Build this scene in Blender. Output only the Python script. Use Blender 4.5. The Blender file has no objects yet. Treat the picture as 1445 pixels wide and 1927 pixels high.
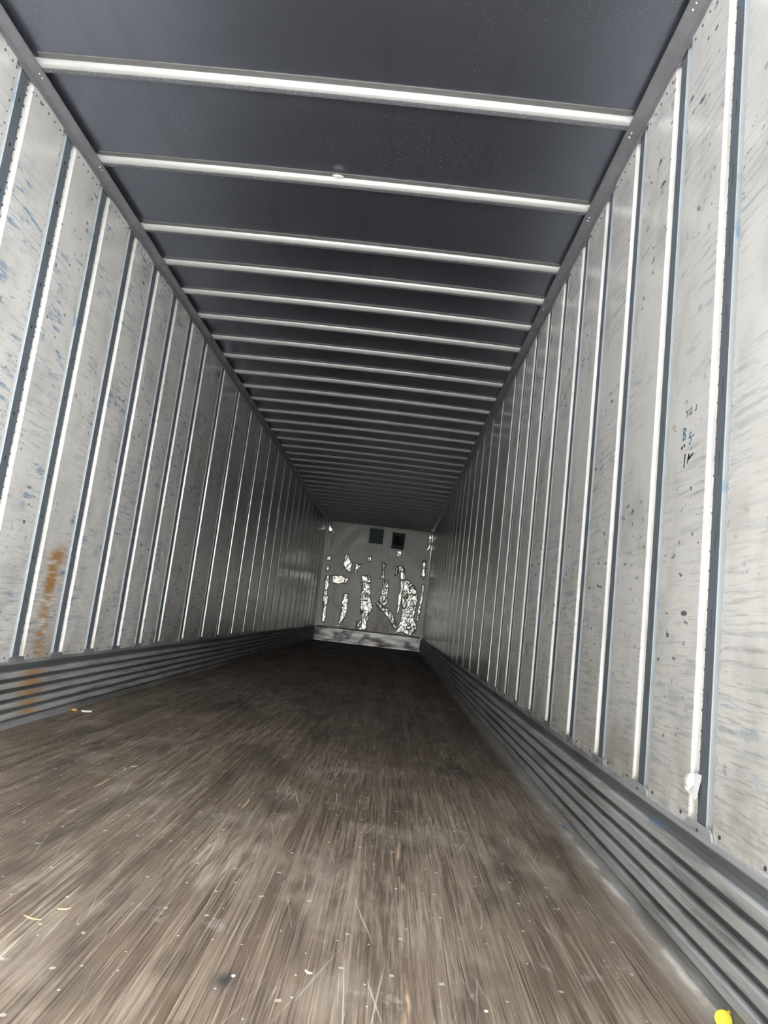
import bpy, math, random
from mathutils import Vector, Matrix, noise as mn
random.seed(7)
S = bpy.context.scene
COL = S.collection

# ------------------------------------------------------------------ camera
CAM = (0.4741, 0.0, 0.7283)
YAW, PITCH, ROLL, FPX = -0.0265, 0.1468, 0.1189, 1309.82
cy, sy, cp, sp = math.cos(YAW), math.sin(YAW), math.cos(PITCH), math.sin(PITCH)
fwd = Vector((sy*cp, cy*cp, sp)); right = Vector((cy, -sy, 0)); up = right.cross(fwd)
r_ = right*math.cos(ROLL) + up*math.sin(ROLL)
u_ = -right*math.sin(ROLL) + up*math.cos(ROLL)
cd = bpy.data.cameras.new('camera'); cam = bpy.data.objects.new('camera', cd); COL.objects.link(cam)
m = Matrix((r_, u_, -fwd)).transposed().to_4x4(); m.translation = CAM
cam.matrix_world = m
cd.sensor_fit = 'VERTICAL'; cd.sensor_height = 36.0; cd.lens = FPX/1927*36.0
cd.clip_start = .01; cd.clip_end = 200
S.camera = cam

# ------------------------------------------------------------------ sky, exposure
w = bpy.data.worlds.new('overcast_sky'); S.world = w; w.use_nodes = True
wt = w.node_tree
for n in list(wt.nodes): wt.nodes.remove(n)
wo = wt.nodes.new('ShaderNodeOutputWorld'); wb = wt.nodes.new('ShaderNodeBackground')
# overcast sky: radiance by height above the horizon, with a broad bright patch low down behind the open end
SKY = dict(zen=2.7, mid=0.15, hor=0.15, back=2.0, brt=6.3, brl=0.0, sun=9.5)
def wnode(kind, **k):
    n = wt.nodes.new(kind)
    for a, v in k.items(): setattr(n, a, v)
    return n
tc = wnode('ShaderNodeTexCoord'); sx_ = wnode('ShaderNodeSeparateXYZ'); wt.links.new(tc.outputs['Generated'], sx_.inputs[0])
def wma(op, a, b=0.0):
    n = wnode('ShaderNodeMath', operation=op)
    for i, v in enumerate((a, b)):
        if hasattr(v, 'links'): wt.links.new(v, n.inputs[i])
        else: n.inputs[i].default_value = v
    return n.outputs[0]
def wss(v, a, b):
    n = wnode('ShaderNodeMapRange', interpolation_type='SMOOTHSTEP'); wt.links.new(v, n.inputs[0])
    n.inputs[1].default_value = a; n.inputs[2].default_value = b; return n.outputs[0]
def lobe(az, el, sig):
    az, el = math.radians(az), math.radians(el)
    d = (math.sin(az)*math.cos(el), -math.cos(az)*math.cos(el), math.sin(el))
    n = wnode('ShaderNodeVectorMath', operation='DOT_PRODUCT'); wt.links.new(tc.outputs['Generated'], n.inputs[0]); n.inputs[1].default_value = d
    k = 1/(1-math.cos(math.radians(sig)))
    return wma('POWER', 2.718, wma('MULTIPLY', wma('SUBTRACT', n.outputs['Value'], 1.0), k))
el_ = sx_.outputs[2]
parts_ = [(SKY['zen'], wss(el_, .45, .75)), (SKY['mid'], wma('MULTIPLY', wss(el_, .10, .25), wss(el_, .75, .45))),
          (SKY['hor'], wma('MULTIPLY', wss(el_, -.02, .02), wss(el_, .25, .10))),
          (SKY['back'], lobe(0, 7, 12)), (SKY['brt'], lobe(32, 10, 14)), (SKY['brl'], lobe(17, 4, 11))]
acc = None
for wgt, sck in parts_:
    t_ = wma('MULTIPLY', sck, wgt); acc = t_ if acc is None else wma('ADD', acc, t_)
wb.inputs[0].default_value = (.975, .98, .97, 1); wt.links.new(acc, wb.inputs[1])
wt.links.new(wb.outputs[0], wo.inputs[0])
# sun from over the trailer's nose and right side: it lights the yard behind, not the inside
sl = bpy.data.lights.new('sun', 'SUN'); sl.energy = SKY['sun']; sl.angle = math.radians(1.5); sl.color = (1, .985, .96)
so = bpy.data.objects.new('sun', sl); COL.objects.link(so)
so.rotation_euler = Vector((-.75, -.45, -.85)).to_track_quat('-Z', 'Y').to_euler(); so.location = (6, 20, 12)
S.view_settings.view_transform = 'Standard'; S.view_settings.look = 'None'
S.view_settings.gamma = 1; S.view_settings.use_curve_mapping = False
S.view_settings.exposure = 2.0
S.cycles.diffuse_bounces = 8; S.cycles.max_bounces = 14; S.cycles.glossy_bounces = 6
S.cycles.sample_clamp_indirect = 8

# ------------------------------------------------------------------ dimensions
W = 1.25            # half width to the liner face
Y0, L = 0.40, 16.336
D = .016            # depth of the recess each post stands in
PC = [1.727+.3975*k for k in range(-3, 10)] + [5.305+.612*k for k in range(1, 18)]   # post centres: close pitch near the doors, wider beyond
NPOST = len(PC)-3
HW = {-1: .0275, 1: .0235}      # half width of the post face, left / right
CEIL = 2.784
def crown(x): return .012*(1-min(1, abs(x)/1.25)**2)

# ------------------------------------------------------------------ materials
class T:
    def __init__(s, name):
        s.m = bpy.data.materials.new(name); s.m.use_nodes = True
        s.t = s.m.node_tree; s.b = s.t.nodes['Principled BSDF']
        g = s.t.nodes.new('ShaderNodeNewGeometry'); s.pos = g.outputs['Position']
        x = s.t.nodes.new('ShaderNodeSeparateXYZ'); s.t.links.new(s.pos, x.inputs[0])
        s.x, s.y, s.z = x.outputs
    def put(s, sock, v):
        if hasattr(v, 'links'): s.t.links.new(v, sock)
        elif isinstance(v, (tuple, list)) and len(v) == 3 and sock.type == 'RGBA': sock.default_value = (*v, 1)
        else: sock.default_value = v
    def ma(s, op, a, b=0.0, c=None):
        n = s.t.nodes.new('ShaderNodeMath'); n.operation = op
        s.put(n.inputs[0], a); s.put(n.inputs[1], b)
        if c is not None: s.put(n.inputs[2], c)
        return n.outputs[0]
    def mul(s, a, b): return s.ma('MULTIPLY', a, b)
    def add(s, a, b): return s.ma('ADD', a, b)
    def vec(s, x, y, z):
        n = s.t.nodes.new('ShaderNodeCombineXYZ')
        for i, v in enumerate((x, y, z)): s.put(n.inputs[i], v)
        return n.outputs[0]
    def sc(s, a, b, c, off=0.0):
        return s.vec(s.add(s.mul(s.x, a), off), s.mul(s.y, b), s.mul(s.z, c))
    def noise(s, v, scale=1, detail=3, rough=.55, dist=0):
        n = s.t.nodes.new('ShaderNodeTexNoise'); s.put(n.inputs['Vector'], v)
        n.inputs['Scale'].default_value = scale; n.inputs['Detail'].default_value = detail
        n.inputs['Roughness'].default_value = rough; n.inputs['Distortion'].default_value = dist
        return n.outputs[0]
    def white(s, v):
        n = s.t.nodes.new('ShaderNodeTexWhiteNoise'); n.noise_dimensions = '3D'; s.put(n.inputs[0], v); return n.outputs[0]
    def ss(s, v, a, b):
        n = s.t.nodes.new('ShaderNodeMapRange'); n.interpolation_type = 'SMOOTHSTEP'
        s.put(n.inputs[0], v); n.inputs[1].default_value = a; n.inputs[2].default_value = b
        return n.outputs[0]
    def gauss(s, v, c, wd):   # soft bump round c
        d = s.ma('DIVIDE', s.ma('SUBTRACT', v, c), wd)
        return s.ma('POWER', 2.718, s.mul(s.mul(d, d), -1.0))
    def mix(s, f, a, b):
        n = s.t.nodes.new('ShaderNodeMix'); n.data_type = 'RGBA'
        s.put(n.inputs[0], f); s.put(n.inputs[6], a); s.put(n.inputs[7], b)
        return n.outputs[2]
    def bump(s, h, strength=.3, dist=.01):
        n = s.t.nodes.new('ShaderNodeBump'); n.inputs['Strength'].default_value = strength
        n.inputs['Distance'].default_value = dist; s.put(n.inputs['Height'], h)
        s.t.links.new(n.outputs[0], s.b.inputs['Normal'])
    def done(s, col, rough=.5, metal=0.0, spec=.5):
        s.put(s.b.inputs['Base Color'], col); s.put(s.b.inputs['Roughness'], rough)
        s.put(s.b.inputs['Metallic'], metal); s.b.inputs['Specular IOR Level'].default_value = spec
        return s.m

def plain(name, col, rough=.5, metal=0.0, var=.15, scale=30):
    t = T(name); n = t.noise(t.pos, scale, 3)
    c2 = tuple(c*(1-var*1.6) for c in col); c1 = tuple(min(1, c*(1+var)) for c in col)
    return t.done(t.mix(n, c2, c1), rough, metal)

def rust_mask(t):      # the brown drip on the left wall, from 0.87 m down over the kick plate
    left = t.ss(t.x, 0, -1)
    wob = t.mul(t.ma('SUBTRACT', t.noise(t.sc(0, 3, 9), 1, 2), .5), .09)
    yy = t.add(t.y, wob)
    n = t.noise(t.sc(0, 9, 55, 3), 1, 3)
    a = t.mul(t.gauss(yy, 3.55, .085), t.gauss(t.z, .835, .045))
    a2 = t.mul(t.gauss(yy, 3.52, .05), t.gauss(t.z, .705, .038))
    b = t.mul(t.gauss(yy, 3.52, .070), t.mul(t.ss(t.z, .86, .78), t.mul(t.ss(n, .34, .60), .85)))
    return t.ma('MINIMUM', t.mul(left, t.add(t.add(t.mul(a, t.ss(n, .2, .55)), t.mul(a2, .9)), b)), 1.0)

def make_panel_mat(bare=False):
    t = T('bare_aluminium_liner' if bare else 'scuffed_white_liner')
    side = t.mul(t.x, 9.0)
    nx = t.t.nodes.new('ShaderNodeSeparateXYZ'); t.t.links.new(t.t.nodes['Geometry'].outputs['True Normal'], nx.inputs[0])
    flat = t.add(.12, t.mul(t.ss(t.ma('ABSOLUTE', nx.outputs[0]), .5, .8), .88))     # the folded edges are hardly scuffed
    big = t.noise(t.sc(7, .9, .8), 1, 4, .6)
    col = t.mix(t.ss(big, .3, .7), *(((.62, .61, .58), (.71, .70, .67)) if bare else ((.735, .720, .688), (.80, .785, .75))))
    # long flat drag marks, grey
    st = t.noise(t.vec(side, t.mul(t.y, 5), t.mul(t.z, 70)), 1, 4, .65)
    zone = t.ss(t.noise(t.vec(side, t.mul(t.y, 1.4), t.mul(t.z, 1.8)), 1, 2), .40, .58)
    col = t.mix(t.mul(t.mul(t.mul(t.ss(st, .48, .66), zone), flat), .42), col, (.30, .32, .33))
    # smooth grey-green grime
    gr = t.noise(t.vec(side, t.mul(t.y, 3), t.mul(t.z, 2.2)), 1.7, 5, .6)
    col = t.mix(t.mul(t.ss(gr, .46, .72), .36), col, (.33, .34, .30))
    # blue pallet paint, more of it on the left
    bl = t.noise(t.vec(t.add(side, 5), t.mul(t.y, 7), t.mul(t.z, 45)), 1, 5, .7)
    bz = t.noise(t.vec(t.add(side, 3), t.mul(t.y, 2.5), t.mul(t.z, 3)), 1, 2)
    gain = t.mul(t.add(.40, t.mul(t.ss(t.x, 1, -1), .45)), t.add(.45, t.mul(t.ss(t.y, 7.5, 3), .55)))
    col = t.mix(t.mul(t.mul(t.mul(t.ss(bl, .51, .66), t.ss(bz, .45, .62)), flat), gain), col, (.10, .26, .42))
    # fine horizontal scratches low down
    lo = t.noise(t.vec(side, t.mul(t.y, 9), t.mul(t.z, 160)), 1, 3)
    col = t.mix(t.mul(t.mul(t.mul(t.ss(lo, .53, .66), t.ss(t.z, 1.4, .4)), flat), .42), col, (.26, .25, .22))
    # dark flecks
    fl = t.noise(t.vec(side, t.mul(t.y, 22), t.mul(t.z, 38)), 1, 3, .5)
    fz = t.ss(t.noise(t.vec(side, t.mul(t.y, 2), t.mul(t.z, 2)), 1, 2), .38, .6)
    col = t.mix(t.mul(t.mul(t.mul(t.ss(fl, .645, .68), fz), flat), .85), col, (.07, .075, .08))
    # grime above the kick plate
    col = t.mix(t.mul(t.ss(t.z, .55, .30), t.mul(t.ss(gr, .40, .62), .55)), col, (.36, .33, .25))
    col = t.mix(t.mul(rust_mask(t), .9), col, (.46, .22, .045))
    t.bump(t.noise(t.sc(3, 5, 3), 1, 2), .25, .02)
    if bare: return t.done(col, t.add(.13, t.mul(big, .14)), .28, .5)
    return t.done(col, t.add(.18, t.mul(big, .16)), 0.15, .5)

def make_floor_mat():
    t = T('worn_hardwood_floor')
    pw = .034
    xi = t.ma('FLOOR', t.ma('DIVIDE', t.x, pw))
    rr = t.white(t.vec(xi, 1, 2))
    yi = t.ma('FLOOR', t.ma('DIVIDE', t.add(t.y, t.mul(rr, 7)), 1.3))
    tone = t.white(t.vec(xi, yi, 5))
    col = t.mix(tone, (.116, .086, .062), (.210, .165, .125))
    grain = t.noise(t.sc(260, 3.2, 1), 1, 4, .65)
    col = t.mix(t.mul(t.ss(grain, .48, .62), .75), col, (.050, .040, .034))
    fib = t.noise(t.sc(150, 1.9, 1, 13), 1, 3, .7)
    crk = t.noise(t.sc(220, 1.4, 1, 51), 1, 2, .5)
    col = t.mix(t.mul(t.ss(crk, .62, .68), .8), col, (.022, .019, .017))
    col = t.mix(t.mul(t.ss(fib, .54, .66), .6), col, (.385, .325, .25))
    # pale worn wood
    wear = t.noise(t.sc(2.2, .8, 1, 4), 1, 5, .65)
    wn = t.noise(t.sc(70, 3, 1, 9), 1, 5, .7)
    col = t.mix(t.mul(t.mul(t.ss(wear, .42, .66), t.ss(wn, .42, .66)), .75), col, (.43, .370, .290))
    dust = t.noise(t.sc(3.5, 2.2, 1, 2), 1, 5, .6)
    col = t.mix(t.mul(t.ss(dust, .50, .75), .55), col, (.375, .325, .27))
    dark = t.noise(t.sc(6, 1.3, 1, 20), 1, 4, .6)
    col = t.mix(t.mul(t.ss(dark, .51, .68), .6), col, (.05, .043, .038))
    # drag scratches at three slight angles
    for k, (ang, off, f) in enumerate(((.05, 1, .7), (-.11, 30, .6), (.22, 60, .5), (-.30, 80, .35))):
        xr = t.add(t.x, t.mul(t.y, ang)); yr = t.add(t.y, t.mul(t.x, -ang))
        s_ = t.noise(t.vec(t.add(t.mul(xr, 95), off), t.mul(yr, 1.6), off), 1, 2, .5)
        col = t.mix(t.mul(t.ss(s_, .675, .72), t.mul(t.ss(dust, .42, .6), f)), col, (.50, .46, .40))
    # plank joints
    fx = t.ma('FRACT', t.ma('DIVIDE', t.x, pw))
    edge = t.ss(t.ma('ABSOLUTE', t.ma('SUBTRACT', fx, .5)), .475, .5)
    col = t.mix(t.mul(edge, .55), col, (.03, .025, .02))
    # pale screw heads in cross rows
    def dots(px, py, ox, oy, rad, keep):
        jx = t.mul(t.ma('SUBTRACT', t.noise(t.sc(5, 3, 1, ox), 1, 1), .5), .09)
        ux = t.ma('DIVIDE', t.add(t.add(t.x, jx), ox), px); uy = t.ma('DIVIDE', t.add(t.add(t.y, jx), oy), py)
        on = t.ss(t.white(t.vec(t.ma('FLOOR', ux), t.ma('FLOOR', uy), 8)), keep, keep+.02)
        dx = t.mul(t.ma('SUBTRACT', t.ma('FRACT', ux), .5), px); dy = t.mul(t.ma('SUBTRACT', t.ma('FRACT', uy), .5), py)
        d = t.ma('SQRT', t.add(t.mul(dx, dx), t.mul(dy, dy)))
        return t.mul(on, t.ss(d, rad, rad*.6))
    col = t.mix(t.mul(dots(.11, .152, .03, .02, .0065, .45), .6), col, (.55, .52, .47))
    col = t.mix(t.mul(dots(.07, .085, .01, .05, .003, .70), .9), col, (.62, .58, .50))
    # raw orange splintered line, a black smudge and a few pale paint smears
    ol = t.mul(t.gauss(t.add(t.x, t.mul(t.ma('SUBTRACT', t.noise(t.sc(1, 6, 1), 1, 2), .5), .03)), .589, .006), t.ss(t.noise(t.sc(40, 5, 1, 6), 1, 3), .40, .58))
    col = t.mix(t.mul(t.mul(ol, t.ss(t.y, 2.7, 2.2)), .8), col, (.55, .40, .27))
    sm = t.mul(t.gauss(t.x, .236, .022), t.gauss(t.y, 1.462, .030))
    col = t.mix(t.mul(sm, .9), col, (.03, .032, .035))
    pw_ = t.ss(t.noise(t.sc(8, 5, 1, 33), 1, 5, .7), .60, .68)
    col = t.mix(t.mul(pw_, t.mul(t.ss(fib, .35, .6), .45)), col, (.42, .395, .36))
    # dusty pale strip beside the kick plates
    ax = t.ma('ABSOLUTE', t.x)
    en = t.noise(t.sc(14, 5, 1, 7), 1, 4)
    col = t.mix(t.mul(t.mul(t.ss(t.x, -.5, .5), t.ss(t.add(ax, t.mul(en, .05)), 1.19, 1.27)), .75), col, (.50, .46, .41))
    col = t.mix(t.mul(t.mul(t.ss(t.x, -.5, .5), t.ss(t.y, 4.5, 2)), t.mul(t.ss(t.add(ax, t.mul(en, .03)), 1.232, 1.252), t.ss(en, .40, .55))), col, (.78, .75, .69))
    t.bump(t.add(grain, t.mul(edge, -.8)), .35, .004)
    return t.done(col, t.add(.50, t.mul(dust, .3)), 0, .35)

def make_ceiling_mat():
    t = T('dark_roof_sheet')
    n = t.noise(t.sc(1.1, 2.5, 1), 1, 3)
    col = t.mix(n, (.245, .262, .315), (.300, .320, .380))
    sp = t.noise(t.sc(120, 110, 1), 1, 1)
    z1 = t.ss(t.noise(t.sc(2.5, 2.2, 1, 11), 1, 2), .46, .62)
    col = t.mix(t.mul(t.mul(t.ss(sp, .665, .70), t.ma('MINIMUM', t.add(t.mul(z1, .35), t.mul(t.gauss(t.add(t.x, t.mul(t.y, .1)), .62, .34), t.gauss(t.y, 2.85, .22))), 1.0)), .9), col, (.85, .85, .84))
    hz = t.noise(t.sc(9, .6, 1, 5), 1, 3)
    col = t.mix(t.mul(t.ss(hz, .55, .8), .3), col, (.16, .16, .18))
    return t.done(col, t.add(.28, t.mul(n, .10)), 0.88, .6)

def make_bow_mat():
    t = T('galvanised_bow')
    n = t.noise(t.sc(25, 60, 60), 1, 4)
    col = t.mix(n, (.42, .425, .415), (.54, .54, .52))
    return t.done(col, .36, .25)

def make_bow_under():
    t = T('spangled_shaded_bow_underside')
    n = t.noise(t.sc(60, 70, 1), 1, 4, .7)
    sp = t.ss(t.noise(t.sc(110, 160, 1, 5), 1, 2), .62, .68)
    col = t.mix(n, (.16, .165, .18), (.30, .31, .33))  # darker than the near web: underside shade painted in, under its own specks
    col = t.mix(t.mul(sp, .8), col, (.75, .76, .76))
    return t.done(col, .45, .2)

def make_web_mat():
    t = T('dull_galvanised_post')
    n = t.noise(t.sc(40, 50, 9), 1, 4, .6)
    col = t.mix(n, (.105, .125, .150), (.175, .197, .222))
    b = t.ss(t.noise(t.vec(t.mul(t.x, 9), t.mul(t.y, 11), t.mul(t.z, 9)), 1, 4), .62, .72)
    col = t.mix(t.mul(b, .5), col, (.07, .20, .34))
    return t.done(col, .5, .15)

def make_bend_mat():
    t = T('lit_post_edge')
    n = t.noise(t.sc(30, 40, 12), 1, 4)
    col = t.mix(n, (.36, .395, .42), (.50, .53, .54))  # paler than the web: light on the folded edge painted in
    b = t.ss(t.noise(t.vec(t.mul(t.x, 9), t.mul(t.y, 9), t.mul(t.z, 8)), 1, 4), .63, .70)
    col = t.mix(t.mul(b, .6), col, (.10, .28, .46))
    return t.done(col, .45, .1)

def make_kick_mat():
    t = T('dirty_grey_kick_plate')
    n = t.noise(t.sc(9, 2.5, 45), 1, 5, .65)
    col = t.mix(n, (.31, .325, .335), (.50, .515, .525))
    d = t.noise(t.sc(5, 1.6, 12), 1, 4)
    col = t.mix(t.mul(t.ss(d, .42, .66), .6), col, (.085, .08, .07))
    d2 = t.noise(t.sc(4, 7, 80, 9), 1, 4, .7)
    col = t.mix(t.mul(t.ss(d2, .52, .68), .5), col, (.10, .10, .10))
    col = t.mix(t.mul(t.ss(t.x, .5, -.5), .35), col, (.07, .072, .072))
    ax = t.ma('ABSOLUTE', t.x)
    col = t.mix(t.mul(t.ss(ax, 1.230, 1.2385), t.mul(t.ss(t.z, .302, .297), t.mul(t.ss(t.z, .03, .045), .75))), col, (.05, .052, .055))   # shade painted into the grooves and the band under the top lip
    wr = t.ss(ax, 1.2275, 1.2245)      # paler along the ridges
    col = t.mix(t.mul(wr, t.mul(t.ss(n, .35, .6), .6)), col, (.48, .47, .44))
    b = t.ss(t.noise(t.vec(t.mul(t.x, 9), t.mul(t.y, 3.2), t.mul(t.z, 24)), 1, 4), .63, .72)
    col = t.mix(t.mul(b, .6), col, (.08, .19, .32))
    rn = t.mul(t.mul(t.ss(t.x, 0, -1), t.gauss(t.y, 3.46, .10)), t.ss(n, .35, .55))
    col = t.mix(t.mul(t.mul(rn, wr), .85), col, (.40, .20, .05))
    return t.done(col, .5, .1)

def make_end_mat():
    t = T('dented_aluminium_end_sheet')
    n = t.noise(t.sc(3, 1, 2), 1, 4)
    col = t.mix(n, (.45, .445, .415), (.55, .545, .51))
    st = t.noise(t.sc(14, 1, 3, 7), 1, 4, .6)
    col = t.mix(t.mul(t.ss(st, .5, .7), .35), col, (.30, .29, .27))
    br = t.mul(t.gauss(t.x, .25, .30), t.mul(t.ss(t.z, 1.2, .5), t.ss(st, .35, .6)))
    col = t.mix(t.mul(br, .6), col, (.27, .20, .135))
    t.bump(t.noise(t.sc(5, 1, 4), 1, 3), .5, .03)
    return t.done(col, t.add(.36, t.mul(n, .12)), .33)

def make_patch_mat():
    t = T('reflection_patch_caulk')
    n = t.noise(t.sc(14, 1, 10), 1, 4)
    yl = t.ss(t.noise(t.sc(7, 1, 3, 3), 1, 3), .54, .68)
    col = t.mix(n, (.88, .87, .84), (.97, .96, .93))  # near-white base paints reflections onto the end wall; the caulk shares it
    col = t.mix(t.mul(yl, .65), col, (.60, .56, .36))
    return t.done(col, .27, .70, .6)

M = {}
M['panel'] = make_panel_mat(); M['bare'] = make_panel_mat(True); M['floor'] = make_floor_mat(); M['ceil'] = make_ceiling_mat()
M['bow'] = make_bow_mat(); M['under'] = make_bow_under(); M['web'] = make_web_mat(); M['bend'] = make_bend_mat()
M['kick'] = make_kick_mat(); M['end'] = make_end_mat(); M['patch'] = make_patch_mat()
M['skin'] = plain('outer_skin', (.45, .45, .44), .6)
M['rail'] = plain('dark_top_rail', (.33, .325, .345), .36, .5, .2, 14)
M['flange'] = plain('smooth_flange', (.21, .205, .20), .45, .2, .15, 20)
M['rivet'] = plain('dark_rivet', (.05, .052, .055), .5, .2)
M['shiny'] = plain('shiny_rivet', (.75, .75, .74), .25, .8)
M['black'] = plain('black_void', (.012, .012, .013), .7)
M['ground'] = plain('yard_concrete', (.495, .50, .505), .9, 0, .1, 2)
M['paper'] = plain('white_paper', (.86, .87, .88), .7, 0, .03)
M['yellow'] = plain('yellow_plastic', (.86, .74, .03), .4, 0, .05)
M['teal'] = plain('teal_vent_cover', (.045, .105, .115), .5, 0, .2, 6)
M['ventdark'] = plain('dark_vent_frame', (.055, .055, .065), .5, .2, .2, 6)
M['cream'] = plain('cream_header_board', (.97, .88, .68), .3, 0, .1, 4)
M['straw'] = plain('pale_wood', (.50, .38, .23), .7, 0, .2, 60)
M['white'] = plain('white_crumb', (.66, .64, .59), .6, 0, .1)
M['blue'] = plain('blue_plastic', (.10, .30, .55), .45, 0, .1)
M['orange'] = plain('orange_crumb', (.66, .33, .10), .6, 0, .1)
M['ink_blue'] = plain('blue_marker_ink', (.16, .34, .46), .6, 0, .3, 120)
M['ink_faded'] = plain('faded_marker_ink', (.25, .26, .26), .6, 0, .3, 120)
M['ink_dark'] = plain('dark_marker_ink', (.05, .055, .06), .6, 0, .2, 80)

# ------------------------------------------------------------------ mesh helpers
class MB:
    def __init__(s): s.v = []; s.f = []; s.mi = []
    def vert(s, p): s.v.append(tuple(p)); return len(s.v)-1
    def face(s, ids, mi=0): s.f.append(tuple(ids)); s.mi.append(mi)
    def quad(s, a, b, c, d, mi=0): s.face([s.vert(p) for p in (a, b, c, d)], mi)
    def box(s, x0, x1, y0, y1, z0, z1, mi=0):
        i = [s.vert((x, y, z)) for z in (z0, z1) for y in (y0, y1) for x in (x0, x1)]
        for q in ((0, 2, 3, 1), (4, 5, 7, 6), (0, 1, 5, 4), (2, 6, 7, 3), (0, 4, 6, 2), (1, 3, 7, 5)):
            s.face([i[k] for k in q], mi)
    def sweep(s, rings, closed=True, cap=True, mi=0):
        ids = [[s.vert(p) for p in r] for r in rings]; n = len(ids[0])
        for a, b in zip(ids, ids[1:]):
            for k in range(n if closed else n-1):
                s.face((a[k], a[(k+1) % n], b[(k+1) % n], b[k]), mi)
        if cap and closed:
            s.face(ids[0][::-1], mi); s.face(ids[-1], mi)
    def dome(s, c, nrm, r, h, mi=0, seg=7):
        nrm = Vector(nrm).normalized(); a = nrm.orthogonal().normalized(); b = nrm.cross(a); c = Vector(c)
        r0 = [s.vert(c + (a*math.cos(2*math.pi*k/seg) + b*math.sin(2*math.pi*k/seg))*r) for k in range(seg)]
        r1 = [s.vert(c + nrm*h*.75 + (a*math.cos(2*math.pi*k/seg) + b*math.sin(2*math.pi*k/seg))*r*.65) for k in range(seg)]
        t = s.vert(c + nrm*h)
        for k in range(seg):
            s.face((r0[k], r0[(k+1) % seg], r1[(k+1) % seg], r1[k]), mi); s.face((r1[k], r1[(k+1) % seg], t), mi)
    def tube(s, pts, r, seg=6, mi=0):
        pts = [Vector(p) for p in pts]; rings = []
        for i, p in enumerate(pts):
            d = (pts[min(i+1, len(pts)-1)] - pts[max(i-1, 0)]).normalized()
            a = d.orthogonal().normalized(); b = d.cross(a); rr = r[i] if isinstance(r, (list, tuple)) else r
            rings.append([p + (a*math.cos(2*math.pi*k/seg) + b*math.sin(2*math.pi*k/seg))*rr for k in range(seg)])
        s.sweep(rings, True, True, mi)
    def mesh(s, name, mats, smooth=False, fix=True):
        me = bpy.data.meshes.new(name); me.from_pydata(s.v, [], s.f)
        for m_ in (mats if isinstance(mats, (list, tuple)) else [mats]): me.materials.append(M[m_])
        for p, k in zip(me.polygons, s.mi): p.material_index = k; p.use_smooth = smooth
        if fix:
            import bmesh
            bm = bmesh.new(); bm.from_mesh(me); bmesh.ops.recalc_face_normals(bm, faces=bm.faces); bm.to_mesh(me); bm.free()
        me.update(); return me

def link(name, me, parent=None, loc=(0, 0, 0)):
    o = bpy.data.objects.new(name, me); COL.objects.link(o); o.location = loc
    if parent: o.parent = parent
    return o
def struct(name, me, loc=(0, 0, 0)):
    o = link(name, me, None, loc); o['kind'] = 'structure'; return o
def tag(o, label, cat, group=None):
    o['label'] = label; o['category'] = cat
    if group: o['group'] = group
    return o
def ordinal(n):
    words = ['', 'first', 'second', 'third', 'fourth', 'fifth', 'sixth', 'seventh', 'eighth', 'ninth', 'tenth']
    if n < len(words): return words[n]
    return '%d%s' % (n, 'th' if 10 <= n % 100 <= 20 else {1: 'st', 2: 'nd', 3: 'rd'}.get(n % 10, 'th'))

# ------------------------------------------------------------------ shell
b = MB(); b.box(-40, 40, -40, 40, -1.45, -1.30); struct('ground', b.mesh('ground', 'ground'))
b = MB(); b.box(-1.2495, 1.2495, Y0, L, -.03, 0); struct('floor', b.mesh('floor', 'floor'))

b = MB()                                             # roof sheet, slightly crowned
xs = [-1.27 + 2.54*i/24 for i in range(25)]
lo = [[(x, y, CEIL+crown(x)) for x in xs] + [(x, y, CEIL+.03) for x in reversed(xs)] for y in (Y0, L+.05)]
b.sweep(lo); ceiling = struct('ceiling', b.mesh('ceiling', 'ceil'))

def pc(k): return PC[k+3]
KS = range(-3, NPOST)        # recess index; -3 is the frame at the open end
ZB, ZT = .300, 2.745

def panel_mesh(sx, PP, rivets=True):
    """liner panel between two posts PP apart; local y=0 is the middle; sx=+1 right wall, -1 left"""
    h = .0655; lp = HW[sx]+.0045
    a, c = -PP/2, PP/2                # neighbouring post centres
    prof = [(a+lp, D), (a+.0606, D), (a+.0640, .0025), (a+h+.001, 0), (0, 0),
            (c-h-.001, 0), (c-.0640, .0025), (c-.0606, D), (c-lp, D)]
    back = [(y, d+.0018) for y, d in reversed(prof)]
    ring = prof + back
    b = MB()
    nz = 8
    b.sweep([[(sx*d, y, ZB+(ZT-ZB)*i/nz) for y, d in ring] for i in range(nz+1)])
    z = .345
    if rivets:
        while z < 2.72:
            for yy in (a+.0435+(.003 if sx < 0 else 0), c-.0435-(.003 if sx < 0 else 0)):
                b.dome((sx*D, yy+random.uniform(-.001, .001), z), (-sx, 0, 0), .0058, .0058, 1, 6)
            z += .0493
        nr = 5 if PP < .5 else 9
        for k in range(nr):            # a row under the top rail
            b.dome((0, -.0525*(nr-1)/2+.0525*k, 2.700), (-sx, 0, 0), .0052, .003, 1, 6)
        for k in (-.09, .10):
            b.dome((0, k, .335), (-sx, 0, 0), .0055, .003, 1, 6)
    return b.mesh('wall_panel', ['panel' if PP < .5 else 'bare', 'rivet'])

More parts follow.
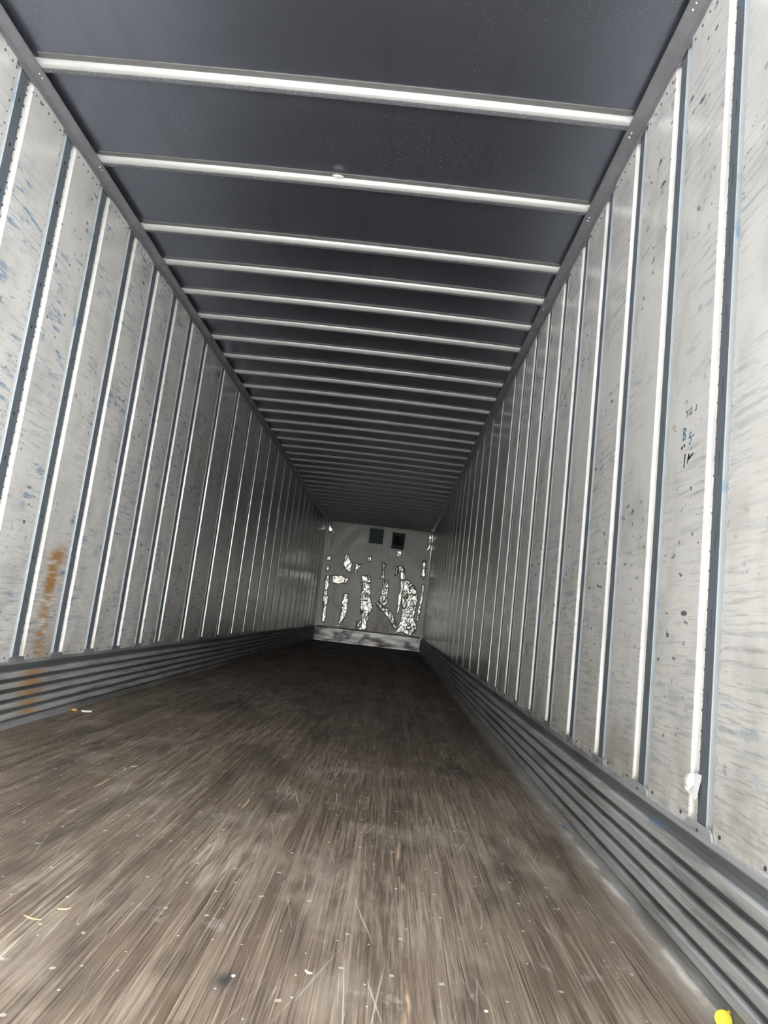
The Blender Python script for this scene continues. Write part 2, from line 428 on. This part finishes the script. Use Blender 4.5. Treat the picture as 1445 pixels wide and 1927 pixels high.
def post_meshes(sx):
    z0, z1 = .312, 2.735
    wb_, dpt = .0245, .003
    out = {}
    hw = HW[sx]
    b = MB(); sl = .0030 if sx > 0 else .0055; x = sx*dpt; e = .0016; sh = .0315 if sx > 0 else .0075
    zs = [(.604+.2*k-sh, .604+.2*k+sh) for k in range(11)]
    def plate(y0, y1, za, zb): b.box(min(x, x+sx*e), max(x, x+sx*e), y0, y1, za, zb)
    plate(-hw, -sl, z0, z1); plate(sl, hw, z0, z1)
    prev = z0
    for za, zb in zs: plate(-sl, sl, prev, za); prev = zb
    plate(-sl, sl, prev, z1)
    out['web'] = b.mesh('web', 'web')
    for nm, s in (('near_bend', -1), ('far_bend', 1)):
        b = MB()
        pr = [(s*hw, dpt), (s*(hw+.0015), dpt+.0006), (s*(hw+.0024), dpt+.0025), (s*(hw+.0040), D-.0005), (s*(hw+.0040), D+.0030),
              (s*(hw+.0022), D+.0030), (s*(hw+.0008), dpt+.003), (s*hw, dpt+.0016)]
        b.sweep([[(sx*d, y, z) for y, d in pr] for z in (z0, z1)])
        out[nm] = b.mesh('side_bend', 'bend')
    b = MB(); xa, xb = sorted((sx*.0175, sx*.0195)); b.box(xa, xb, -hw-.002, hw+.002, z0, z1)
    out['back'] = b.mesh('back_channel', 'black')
    return out

POSTS = []
for sx, side in ((-1, 'left'), (1, 'right')):
    b = MB(); xa, xb = sorted((sx*1.275, sx*1.30)); b.box(xa, xb, Y0, L+.05, -.05, 2.90)
    wall = struct('wall_'+side, b.mesh('wall_'+side, 'skin'))
    pms = {}
    for k in KS:
        if k == NPOST-1: continue
        sp = round(pc(k+1)-pc(k), 4)
        if sp not in pms: pms[sp] = panel_mesh(sx, sp)
        link('wall_panel', pms[sp], wall, (sx*W, (pc(k)+pc(k+1))/2, 0))
    b = MB()                                         # short last panel against the end wall
    ya = pc(NPOST-1)
    prof = [(ya+HW[sx]+.0045, D), (ya+.0606, D), (ya+.0640, .0025), (ya+.0665, 0), (L-.004, 0)]
    ring = prof + [(y, d+.0018) for y, d in reversed(prof)]
    b.sweep([[(sx*(W+d), y, z) for y, d in ring] for z in (ZB, ZT)])
    link('wall_panel', b.mesh('wall_panel', 'bare'), wall)
    me = post_meshes(sx)
    vis = [k for k in range(-2, NPOST) if pc(k) > (1.45 if sx > 0 else 2.35)]
    for k in range(-2, NPOST):
        if k < vis[0] - 1: continue
        o = bpy.data.objects.new('wall_post', None); COL.objects.link(o); o.location = (sx*W, pc(k), 0)
        o.empty_display_size = .05
        for nm, pn in (('web', 'web'), ('near_bend', 'side_bend'), ('far_bend', 'side_bend'), ('back', 'back_channel')):
            c = link(pn, me[nm], o)
            if 'bend' in nm: c['label'] = 'zinc edge of the post, painted as lit'
        n = vis.index(k)+1 if k in vis else 0
        r = NPOST-k
        if n == 0: lab = 'galvanised slotted wall post just beyond the picture edge, nearest the open end, %s wall' % side
        elif n <= 14: lab = 'dark galvanised slotted post on the %s wall, %s visible from the near end' % (side, ordinal(n))
        else: lab = 'dark galvanised slotted post on the %s wall, %s from the silver end wall' % (side, ordinal(r))
        if n == 1 and side == 'right': lab = 'dark galvanised slotted post on the right wall, nearest one, holding a white paper scrap'
        tag(o, lab, 'post', 'slotted posts along the %s wall' % side)

# kick plates: ribbed band along the floor
def kick_profile():
    p = [(.3185, .0020), (.3170, .0050), (.304, .0058), (.2985, .0020), (.2800, .0020), (.2765, .0070)]
    z = .274
    for i in range(5):
        p += [(z, .0110), (z-.0030, .0225), (z-.0060, .0262), (z-.0270, .0268), (z-.0310, .0240), (z-.0345, .0110), (z-.0445, .0100)]
        z -= .0475
    p += [(.032, .0062), (.020, .0048), (.0006, .0040)]
    return p
for sx, side in ((-1, 'left'), (1, 'right')):
    pr = kick_profile(); b = MB()
    ys = [Y0 + (L-Y0)*i/120 for i in range(121)]
    rings = []
    for y in ys:
        jit = lambda z: .0022*mn.noise(Vector((sx*7, y*2.3, z*9)))
        rings.append([(sx*(W - d + jit(z)*(d > .01)), y, z) for z, d in pr] + [(sx*(W+.0005), y, .0006), (sx*(W-.0004), y, .3185)])
    b.sweep(rings)
    for k in range(-3, NPOST):                        # ears that reach up in front of each post foot
        y = pc(k); x0, x1 = W-.0060, W-.0012
        o_ = [(-.076, .312), (-.066, .331), (-.058, .337), (.058, .337), (.066, .331), (.076, .312)]
        b.sweep([[(sx*x, y+q, z) for q, z in o_] for x in (x0, x1)])
        b.dome((sx*x0, y, .322), (-sx, 0, 0), .0045, .003, 1)
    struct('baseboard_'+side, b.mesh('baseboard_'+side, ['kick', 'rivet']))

# top rails
for i, (sx, side) in enumerate(((-1, 'left'), (1, 'right'))):
    b = MB()
    pr = [(1.2485, 2.729), (1.2455, 2.730), (1.2445, 2.742), (1.2380, 2.7455), (1.1960, 2.7520), (1.1930, 2.7540), (1.1930, 2.7570), (1.2700, 2.7650), (1.2700, 2.735)]
    b.sweep([[(sx*x, y, z) for x, z in pr] for y in (Y0, L)])
    for k in range(-3, NPOST):
        o_ = [(-.080, 2.7315), (-.070, 2.722), (-.060, 2.7185), (.060, 2.7185), (.070, 2.722), (.080, 2.7315)]
        b.sweep([[(sx*x, pc(k)+q, z) for q, z in o_] for x in (1.2455, 1.2475)])
    BOWS = [1.33, 1.93, 2.53, 3.13] + [3.73+.4*k for k in range(32)]
    for y in BOWS:
        for q in (.020, .045):
            b.dome((sx*1.214, y+q, 2.7492), (0, 0, -1), .005, .003, 1)
    struct('trim_%d' % (i+1), b.mesh('top_rail', ['rail', 'shiny']))

# roof bows
def bow_mesh():
    xs = [-1.236 + 2.472*i/28 for i in range(29)]
    def zc(x): return crown(x)
    b = MB()
    # hat: near web, rounded bottom edge, bottom, far web ; (y, z below the sheet, material)
    pr = [(-.0300, 0.0), (-.0285, -.006), (-.0240, -.013), (-.0190, -.0195), (-.0130, -.0235), (-.0060, -.0255)]
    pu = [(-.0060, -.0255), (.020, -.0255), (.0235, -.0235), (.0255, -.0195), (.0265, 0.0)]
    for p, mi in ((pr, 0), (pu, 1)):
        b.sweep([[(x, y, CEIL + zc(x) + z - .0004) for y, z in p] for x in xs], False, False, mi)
    for x in (xs[0], xs[-1]):
        pts = pr + pu[1:]
        b.face([b.vert((x, y, CEIL + zc(x) + z - .0004)) for y, z in pts], 0)
    hat = b.mesh('roof_bow', ['bow', 'under'], smooth=True)
    b = MB()
    xs2 = [-1.19 + 2.38*i/28 for i in range(29)]
    pl = [(-.060, -.0004), (-.060, -.0030), (-.0575, -.0040), (-.0300, -.0030), (-.0300, -.0004)]
    b.sweep([[(x, y + .0006*mn.noise(Vector((x*30, 0, 0))), CEIL + zc(x) + z) for y, z in pl] for x in xs2])
    fl = b.mesh('side_flange', 'flange', smooth=False)
    return hat, fl
hat, fl = bow_mesh()
for i, y in enumerate(BOWS):
    if i == 0: continue
    o = link('roof_bow', hat, None, (0, y, 0))
    link('side_flange', fl, o)
    n = len(BOWS)
    if i == 1: lab = 'galvanised roof bow at the very top edge of the picture, mostly cut off'
    elif i == 2: lab = 'widest galvanised roof bow right across the ceiling, nearest one seen whole'
    elif i == 3: lab = 'galvanised roof bow with a small pale blob of sealant on its near edge'
    elif i <= 20: lab = 'galvanised roof bow across the dark ceiling, %s counted from the near end' % ordinal(i)
    else: lab = 'galvanised roof bow across the dark ceiling, %s from the silver end wall' % ordinal(n-i)
    tag(o, lab, 'roof bow', 'roof bows across the ceiling')
    if i == 3:
        b = MB(); b.tube([(-.045, -.062, CEIL-.006), (-.03, -.068, CEIL-.008), (-.005, -.066, CEIL-.008), (.01, -.060, CEIL-.006)], [.004, .007, .006, .003], 7)
        c = link('sealant_blob', b.mesh('sealant_blob', 'white', True), o); c['label'] = 'pale sealant blob'

# ------------------------------------------------------------------ end wall
def inside(p, poly):
    x, z = p; c = False; j = len(poly)-1
    for i in range(len(poly)):
        xi, zi = poly[i]; xj, zj = poly[j]
        if (zi > z) != (zj > z) and x < (xj-xi)*(z-zi)/(zj-zi)+xi: c = not c
        j = i
    return c
b = MB(); NX, NZ = 100, 110
VENT = (.315, .600, 2.30, 2.68)
ids = []
for j in range(NZ+1):
    row = []
    for i in range(NX+1):
        x = -1.249 + 2.498*i/NX; z = 2.794*j/NZ
        d = .007*mn.noise(Vector((x*2.2, 3, z*1.7))) + .004*mn.noise(Vector((x*6, 9, z*4)))
        d *= 1.0 if z < 1.9 else .45
        if z > 1.555: d -= .004
        row.append(b.vert((x, L + d, z)))
    ids.append(row)
for j in range(NZ):
    for i in range(NX): b.face((ids[j][i], ids[j][i+1], ids[j+1][i+1], ids[j+1][i]))
b.box(-1.27, 1.27, L+.03, L+.05, 0, 2.9)
wall_back = struct('wall_back', b.mesh('wall_back', 'end', True, fix=False))

def patch(name, poly, bulge, label, res=.012, mat='patch', seed=0):  # pale raised patches: sheet reflections put into shape and colour, plus corner caulk
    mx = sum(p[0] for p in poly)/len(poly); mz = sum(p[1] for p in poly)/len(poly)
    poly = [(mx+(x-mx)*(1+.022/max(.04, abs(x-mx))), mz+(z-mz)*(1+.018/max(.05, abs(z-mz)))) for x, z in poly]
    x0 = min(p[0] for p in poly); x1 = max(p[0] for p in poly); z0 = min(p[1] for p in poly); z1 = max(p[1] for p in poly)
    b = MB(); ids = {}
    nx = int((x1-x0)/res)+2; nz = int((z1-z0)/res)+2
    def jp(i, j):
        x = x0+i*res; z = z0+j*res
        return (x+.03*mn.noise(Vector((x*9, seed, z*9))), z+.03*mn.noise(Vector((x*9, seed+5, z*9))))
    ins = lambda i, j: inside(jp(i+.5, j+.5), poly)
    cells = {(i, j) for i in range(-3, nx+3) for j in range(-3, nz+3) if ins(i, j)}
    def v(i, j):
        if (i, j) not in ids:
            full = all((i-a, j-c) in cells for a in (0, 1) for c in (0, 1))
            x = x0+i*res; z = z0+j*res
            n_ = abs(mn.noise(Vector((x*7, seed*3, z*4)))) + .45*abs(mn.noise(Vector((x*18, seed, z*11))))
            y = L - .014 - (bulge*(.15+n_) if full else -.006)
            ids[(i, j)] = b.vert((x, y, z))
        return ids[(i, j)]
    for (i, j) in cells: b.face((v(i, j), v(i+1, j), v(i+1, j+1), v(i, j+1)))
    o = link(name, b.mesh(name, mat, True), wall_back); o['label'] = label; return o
patch('reflection_patch', [(-.27, 1.57), (-.10, 1.58), (-.09, 1.25), (.02, .90), (-.03, .74), (-.20, .72), (-.25, 1.05)], .030, 'white crumpled reflection patch', seed=1)
patch('reflection_patch', [(-.19, .74), (-.04, .74), (-.06, .37), (-.27, .34), (-.26, .52), (-.18, .58)], .022, 'yellowed white crumpled reflection patch', seed=2)
patch('reflection_patch', [(.15, 1.94), (.215, 1.93), (.20, 1.75), (.23, 1.59), (.155, 1.58), (.17, 1.75)], .018, 'narrow white reflection patch', seed=3)
patch('reflection_patch', [(.235, 1.55), (.33, 1.53), (.36, 1.05), (.29, .95), (.17, 1.05), (.22, 1.25)], .028, 'white crumpled reflection patch', seed=4)
patch('reflection_patch', [(.10, 1.03), (.20, 1.02), (.30, .92), (.40, .88), (.55, .75), (.655, .49), (.56, .46), (.40, .70), (.25, .82), (.13, .92)], .035, 'white reflection patch slanting down', seed=5)
patch('reflection_patch', [(.71, 1.59), (.85, 1.60), (.95, 1.45), (1.055, 1.25), (1.02, .95), (1.0, .75), (1.09, .62), (1.06, .45), (.95, .34), (.80, .40), (.64, .34), (.70, .60), (.76, .75), (.69, 1.18)], .030, 'large white crumpled reflection patch', seed=6)
patch('reflection_patch', [(.62, 1.55), (.69, 1.58), (.68, 1.20), (.66, .85), (.60, .80), (.62, 1.2)], .016, 'narrow yellowed reflection patch', seed=7)
patch('reflection_patch', [(-.66, 1.13), (-.57, 1.11), (-.55, .75), (-.60, .52), (-.69, .38), (-.66, .62)], .016, 'narrow yellowed reflection patch', seed=8)
patch('reflection_patch', [(.485, 1.89), (.60, 1.92), (.67, 1.86), (.70, 1.62), (.58, 1.60), (.59, 1.76), (.49, 1.67)], .022, 'yellowed white reflection patch', seed=9)
patch('reflection_patch', [(-.73, 2.02), (-.66, 2.05), (-.58, 1.85), (-.58, 1.66), (-.66, 1.66), (-.74, 1.80)], .012, 'round grey white reflection patch on a dent', seed=10)
patch('reflection_patch', [(-.98, 1.48), (-.78, 1.54), (-.62, 1.46), (-.66, 1.36), (-.95, 1.34)], .012, 'pale reflection patch under the seam', seed=16)
patch('reflection_patch', [(-.45, 1.84), (-.37, 1.86), (-.36, 1.78), (-.42, 1.66), (-.47, 1.62)], .014, 'small white reflection patch', seed=11)
patch('reflection_patch', [(-.20, 2.05), (-.13, 2.06), (-.13, 1.95), (-.18, 1.93)], .012, 'small white reflection patch', seed=12)
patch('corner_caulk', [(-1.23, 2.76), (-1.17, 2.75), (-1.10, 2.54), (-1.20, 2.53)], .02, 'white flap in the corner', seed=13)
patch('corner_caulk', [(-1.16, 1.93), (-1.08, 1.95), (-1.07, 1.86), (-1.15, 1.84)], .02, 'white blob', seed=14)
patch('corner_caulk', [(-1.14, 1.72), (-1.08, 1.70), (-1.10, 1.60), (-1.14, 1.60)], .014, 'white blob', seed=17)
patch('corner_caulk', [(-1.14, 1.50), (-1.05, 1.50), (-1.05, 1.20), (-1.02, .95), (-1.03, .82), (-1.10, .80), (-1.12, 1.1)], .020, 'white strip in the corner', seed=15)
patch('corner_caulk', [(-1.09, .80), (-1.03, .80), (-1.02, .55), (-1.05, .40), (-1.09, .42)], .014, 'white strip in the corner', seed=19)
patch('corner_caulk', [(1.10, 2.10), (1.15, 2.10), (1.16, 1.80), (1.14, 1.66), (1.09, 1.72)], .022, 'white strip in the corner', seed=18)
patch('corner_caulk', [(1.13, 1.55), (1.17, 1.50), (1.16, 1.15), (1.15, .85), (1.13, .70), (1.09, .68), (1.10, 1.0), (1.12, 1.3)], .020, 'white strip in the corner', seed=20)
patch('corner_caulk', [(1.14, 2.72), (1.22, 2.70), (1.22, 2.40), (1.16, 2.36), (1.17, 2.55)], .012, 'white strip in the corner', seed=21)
patch('reflection_patch', [(.45, 2.26), (.56, 2.27), (.55, 2.15), (.47, 2.14)], .02, 'small white reflection patch below the vent', seed=22)

# ribbed guard along the foot of the end wall
b = MB(); pr = [(.335, .006), (.330, .012)]
z = .318
for i in range(6): pr += [(z, .020), (z-.012, .032), (z-.026, .032), (z-.038, .020)]; z -= .050
pr += [(.012, .020), (.001, .022)]
xs = [-1.212 + 2.424*i/60 for i in range(61)]
b.sweep([[(x, L - d - .012 + .006*mn.noise(Vector((x*3, z*9, 4))), z) for z, d in pr] + [(x, L+.002, .001), (x, L+.002, .335)] for x in xs])
t = T('scraped_aluminium_guard'); n = t.noise(t.sc(7, 1, 22), 1, 4, .6)
c_ = t.mix(n, (.35, .34, .33), (.70, .69, .66))
c_ = t.mix(t.mul(t.ss(t.noise(t.sc(4, 1, 6, 3), 1, 3), .48, .62), .8), c_, (.09, .085, .08))
c_ = t.mix(t.mul(t.mul(t.gauss(t.x, .30, .14), t.ss(t.z, .22, .12)), .8), c_, (.06, .035, .025))
M['guard'] = t.done(c_, .33, .65)
struct('baseboard_back', b.mesh('baseboard_back', 'guard'))

# cream header board above the vent, grey strip beside it
b = MB()
o_ = [(.10, 2.792), (1.195, 2.782), (1.195, 2.712), (.66, 2.724), (.62, 2.685), (.34, 2.685), (.29, 2.724), (.115, 2.738)]
b.sweep([[(x, y, z) for x, z in o_] for y in (L-.070, L-.018)])
struct('trim_3', b.mesh('header_board', 'cream'))

# teal vent cover
def bevel_plate(b, x0, x1, z0, z1, y, th, bv, mi=0):
    b.sweep([[(x0, y, z0), (x1, y, z0), (x1, y, z1), (x0, y, z1)],
             [(x0, y-th+bv, z0), (x1, y-th+bv, z0), (x1, y-th+bv, z1), (x0, y-th+bv, z1)],
             [(x0+bv, y-th, z0+bv), (x1-bv, y-th, z0+bv), (x1-bv, y-th, z1-bv), (x0+bv, y-th, z1-bv)]], True, True, mi)
cov = bpy.data.objects.new('vent_cover', None); COL.objects.link(cov); cov.location = (-.07, L-.012, 2.37)
tag(cov, 'square teal vent cover near the top of the silver end wall', 'vent cover')
b = MB(); bevel_plate(b, -.165, .165, 0, .345, 0, .030, .010); link('plate', b.mesh('plate', 'teal'), cov)
b = MB(); bevel_plate(b, -.135, .165, .347, .372, -.004, .016, .004)
c = link('top_lip', b.mesh('top_lip', 'skin'), cov); c['label'] = 'grey lip above the teal plate'
for q in (-.14, .14):
    b = MB()
    for zz in (.025, .32): b.dome((q, -.030, zz), (0, -1, 0), .007, .004)
    link('screw', b.mesh('screw', 'rivet'), cov)
# dark vent
ven = bpy.data.objects.new('air_vent', None); COL.objects.link(ven); ven.location = (.457, L-.012, 2.30)
tag(ven, 'open dark square air vent under the cream board on the end wall', 'vent')
b = MB()
x0, x1, z0, z1, f = -.150, .150, 0, .395, .045
ring0 = [(x0, z0), (x1, z0), (x1, z1), (x0, z1)]; ring1 = [(x0+f, z0+f*1.8), (x1-f, z0+f*1.8), (x1-f, z1-f*1.8), (x0+f, z1-f*1.8)]
b.sweep([[(x, 0, z) for x, z in ring0], [(x, -.035, z) for x, z in ring0], [(x*.97, -.040, z) for x, z in ring0],
         [(x, -.040, z) for x, z in ring1], [(x, -.006, z) for x, z in ring1]], True, False)
link('frame', b.mesh('frame', 'ventdark'), ven)
b = MB(); b.box(x0+f-.001, x1-f+.001, -.008, -.004, z0+f*1.8-.001, z1-f*1.8+.001); c = link('opening', b.mesh('opening', 'black'), ven); c['label'] = 'black opening'
b = MB()
b.box(.045, .060, -.030, -.008, .09, .30)
link('damper_bar', b.mesh('damper_bar', 'ventdark'), ven)

# ------------------------------------------------------------------ paper scrap on the nearest right post
def ribbon(name, mat, pts, th, parent=None):
    """closed sheet from an outline of 3-D points with a small thickness towards -x"""
    b = MB(); b.sweep([[(x+q, y, z) for x, y, z in pts] for q in (0, -th)])
    return link(name, b.mesh(name, mat), parent)
pa = bpy.data.objects.new('paper_scrap', None); COL.objects.link(pa); pa.location = (W, 1.748, .41)
tag(pa, 'torn white paper scrap stuck to the nearest post on the right wall', 'paper')
b = MB()   # tall tongue hanging off the post, bent away at its foot: rows of x, z, y near, y far
rows = [(.002, .034, -.013, .018), (.000, .020, -.014, .018), (-.004, .004, -.015, .012), (-.008, -.012, -.017, .004), (-.011, -.021, -.019, -.003)]
b.sweep([[(x, ya, z), (x, yb, z-.002), (x-.0012, yb, z-.002), (x-.0012, ya, z)] for x, z, ya, yb in rows])
link('sheet', b.mesh('sheet', 'paper'), pa)
def crumple(name, P, c0, c1):
    b = MB(); ci = b.vert(c0); ids = [b.vert(p) for p in P]; cb = b.vert(c1); n = len(P)
    for k in range(n): b.face((ci, ids[k], ids[(k+1) % n])); b.face((cb, ids[(k+1) % n], ids[k]))
    link(name, b.mesh(name, 'paper'), pa)
crumple('crumpled_corner', [(-.004, .010, .033), (-.008, .030, .029), (-.005, .050, .024), (-.010, .058, .010), (-.005, .064, .000), (-.012, .046, .001), (-.008, .036, -.006), (-.012, .026, -.010), (-.004, .012, .006)], (-.013, .034, .014), (-.002, .034, .014))
crumple('torn_strip', [(-.003, .040, -.004), (-.008, .058, -.005), (-.006, .063, -.010), (-.009, .050, -.014), (-.004, .034, -.020), (-.003, .030, -.012)], (-.010, .046, -.010), (-.001, .046, -.010))

# ------------------------------------------------------------------ yellow disc in the bottom right corner
dc = bpy.data.objects.new('plastic_disc', None); COL.objects.link(dc); dc.location = (1.2265, 1.530, 0)
tag(dc, 'small round yellow plastic disc at the foot of the right kick plate', 'disc')
tilt = Matrix.Rotation(math.radians(-28), 4, 'X') @ Matrix.Rotation(math.radians(0), 4, 'Z')
rot = Matrix.Rotation(math.radians(-22), 4, 'Z')
def dput(b, pts_r): return pts_r
b = MB(); R = .0165; seg = 28
def P3(r, a, y): 
    v = Vector((r*math.cos(a), y, r*math.sin(a))); v = rot @ (Matrix.Rotation(math.radians(-25), 4, 'X') @ v); return (v.x, v.y, v.z + .0160)
b.sweep([[P3(R, 2*math.pi*k/seg, .002) for k in range(seg)], [P3(R, 2*math.pi*k/seg, -.001) for k in range(seg)], [P3(R*.93, 2*math.pi*k/seg, -.002) for k in range(seg)]])
link('face', b.mesh('face', 'yellow'), dc)
b = MB(); b.sweep([[P3(r, math.radians(a), y) for r, a in ((.0155, 46), (.0155, 70), (.0205, 66), (.0200, 50))] for y in (.0018, -.0012)])
link('tab', b.mesh('tab', 'yellow'), dc)

# ------------------------------------------------------------------ litter on the floor
def splinter(x, y, ln, ang, wd, mat, name, label, cat, group=None, bend=.2, rise=.003):
    b = MB(); n = 6; rings = []
    for i in range(n+1):
        s = i/n-.5; a = ang + bend*s
        px, py = s*ln*math.cos(a), s*ln*math.sin(a)
        w_ = wd*(1-.75*abs(2*s)**2)*(.8+.4*random.random()); z = .0004+rise*(abs(s)*2)**2*.5
        nx, ny = -math.sin(a)*w_/2, math.cos(a)*w_/2
        rings.append([(px+nx, py+ny, z), (px-nx, py-ny, z), (px-nx*.7, py-ny*.7, z+wd*.45), (px+nx*.7, py+ny*.7, z+wd*.45)])
    b.sweep(rings); o = link(name, b.mesh(name, mat), None, (x, y, 0)); tag(o, label, cat, group); return o
G = 'wood splinters on the floor'
splinter(-.215, 1.600, .046, -.22, .0045, 'straw', 'wood_splinter', 'bent pale wood splinter at the lower left, nearest the left picture edge', 'splinter', G, .15)
splinter(-.174, 1.661, .030, .35, .0045, 'straw', 'wood_splinter', 'short straight pale splinter lying just beyond the bent one', 'splinter', G, .05)
splinter(.035, 2.636, .135, 1.54, .007, 'straw', 'wood_splinter', 'bright tan splinter lying out on the middle of the floor', 'splinter', G, .06)
splinter(-.508, 2.672, .125, 1.54, .006, 'straw', 'wood_splinter', 'long tan splinter on the dark left half of the floor', 'splinter', G, .05)
splinter(-.512, 2.90, .05, 1.75, .008, 'straw', 'wood_splinter', 'small tan splinter just beyond the long one on the left', 'splinter', G, .05)
splinter(-.495, 2.965, .035, .9, .006, 'straw', 'wood_splinter', 'tiny tan splinter furthest along of the left group', 'splinter', G)
splinter(.392, 1.528, .018, -.5, .006, 'white', 'paint_chip', 'small white chip on the floor at the lower middle', 'chip', None)
def crumb(x, y, r, mat, name, label, cat):
    b = MB(); rings = []
    for i in range(5):
        th = math.pi*(i+.5)/5; rings.append([(r*math.sin(th)*math.cos(2*math.pi*k/8)*(1+.4*mn.noise(Vector((k, i, x*9)))), r*math.sin(th)*math.sin(2*math.pi*k/8)*(1+.4*mn.noise(Vector((k+9, i, y*9)))), r*.45*(1-math.cos(th))) for k in range(8)])
    b.sweep(rings); o = link(name, b.mesh(name, mat, True), None, (x, y, 0)); tag(o, label, cat); return o
crumb(-1.222, 4.00, .018, 'orange', 'wood_crumb', 'orange brown crumb on the floor against the left kick plate', 'crumb')
splinter(-1.16, 4.02, .055, .4, .018, 'white', 'paper_bit', 'white paper bit beside the orange crumb near the left kick plate', 'paper')
crumb(1.232, 2.862, .011, 'blue', 'plastic_bit', 'small blue plastic bit at the foot of the right kick plate', 'plastic bit')
crumb(1.234, 2.90, .010, 'orange', 'wood_crumb', 'small orange crumb touching the blue bit beside the right kick plate', 'crumb')
crumb(.745, 1.472, .0045, 'white', 'paint_chip', 'white crumb on the floor near the bottom edge, right of the middle', 'chip')
crumb(.250, 1.478, .0045, 'white', 'paint_chip', 'white crumb on the floor beside the black smudge, lower left', 'chip')

# ------------------------------------------------------------------ marker writing on the right wall
wr_ = [o for o in COL.objects if o.name == 'wall_right'][0]
def strokes(name, mat, lines, wd, label):
    b = MB()
    for ln in lines:
        for (ya, za), (yb, zb) in zip(ln, ln[1:]):
            d = Vector((yb-ya, zb-za)); n_ = Vector((-d.y, d.x)).normalized()*wd/2; d = d.normalized()*wd*.3
            q = [(ya-d.x+n_.x, za-d.y+n_.y), (yb+d.x+n_.x, zb+d.y+n_.y), (yb+d.x-n_.x, zb+d.y-n_.y), (ya-d.x-n_.x, za-d.y-n_.y)]
            b.sweep([[(W-e, y, z) for y, z in q] for e in (-.0002, .0006)])
    o = link(name, b.mesh(name, mat), wr_); o['label'] = label
# seen from inside the right wall, reading direction runs towards the camera (falling y)
def gl(y0, z0, s, pts): return [[(y0-px*s, z0+pz*s) for px, pz in ln] for ln in pts]
B_ = [[(0, 0), (0, 1.3), (.5, 1.2), (.6, .95), (.05, .7), (.6, .45), (.55, .1), (0, 0)]]
F_ = [[(.5, 1.2), (.05, 1.15), (0, .7), (.4, .75), (.5, .4), (.3, 0), (0, .1)]]
strokes('marker_writing', 'ink_blue', gl(1.950, 1.322, .026, B_) + gl(1.908, 1.300, .027, F_), .006, 'blue marker letters B 5')
strokes('marker_writing', 'ink_dark', [[(1.958, 1.302), (1.953, 1.299)], [(1.942, 1.305), (1.938, 1.303)]], .009, 'two dark marker dots')
strokes('marker_writing', 'ink_dark', [[(1.931, 1.276), (1.934, 1.240)]] + gl(1.912, 1.248, .020, [[(0, 0), (.3, 1.1), (.55, .5), (.2, .45)], [(.55, .5), (1.6, .9)]]), .007, 'dark marker letters 1 a')
strokes('marker_writing', 'ink_faded', gl(1.935, 1.385, .018, [[(.5, 1), (0, 1), (.3, .5), (0, 0)], [(.9, .1), (.9, 1.1)], [(1.4, 1), (1.9, 1.1), (1.8, .6), (1.4, .2), (2, .2)]]), .005, 'small dark marker letters')
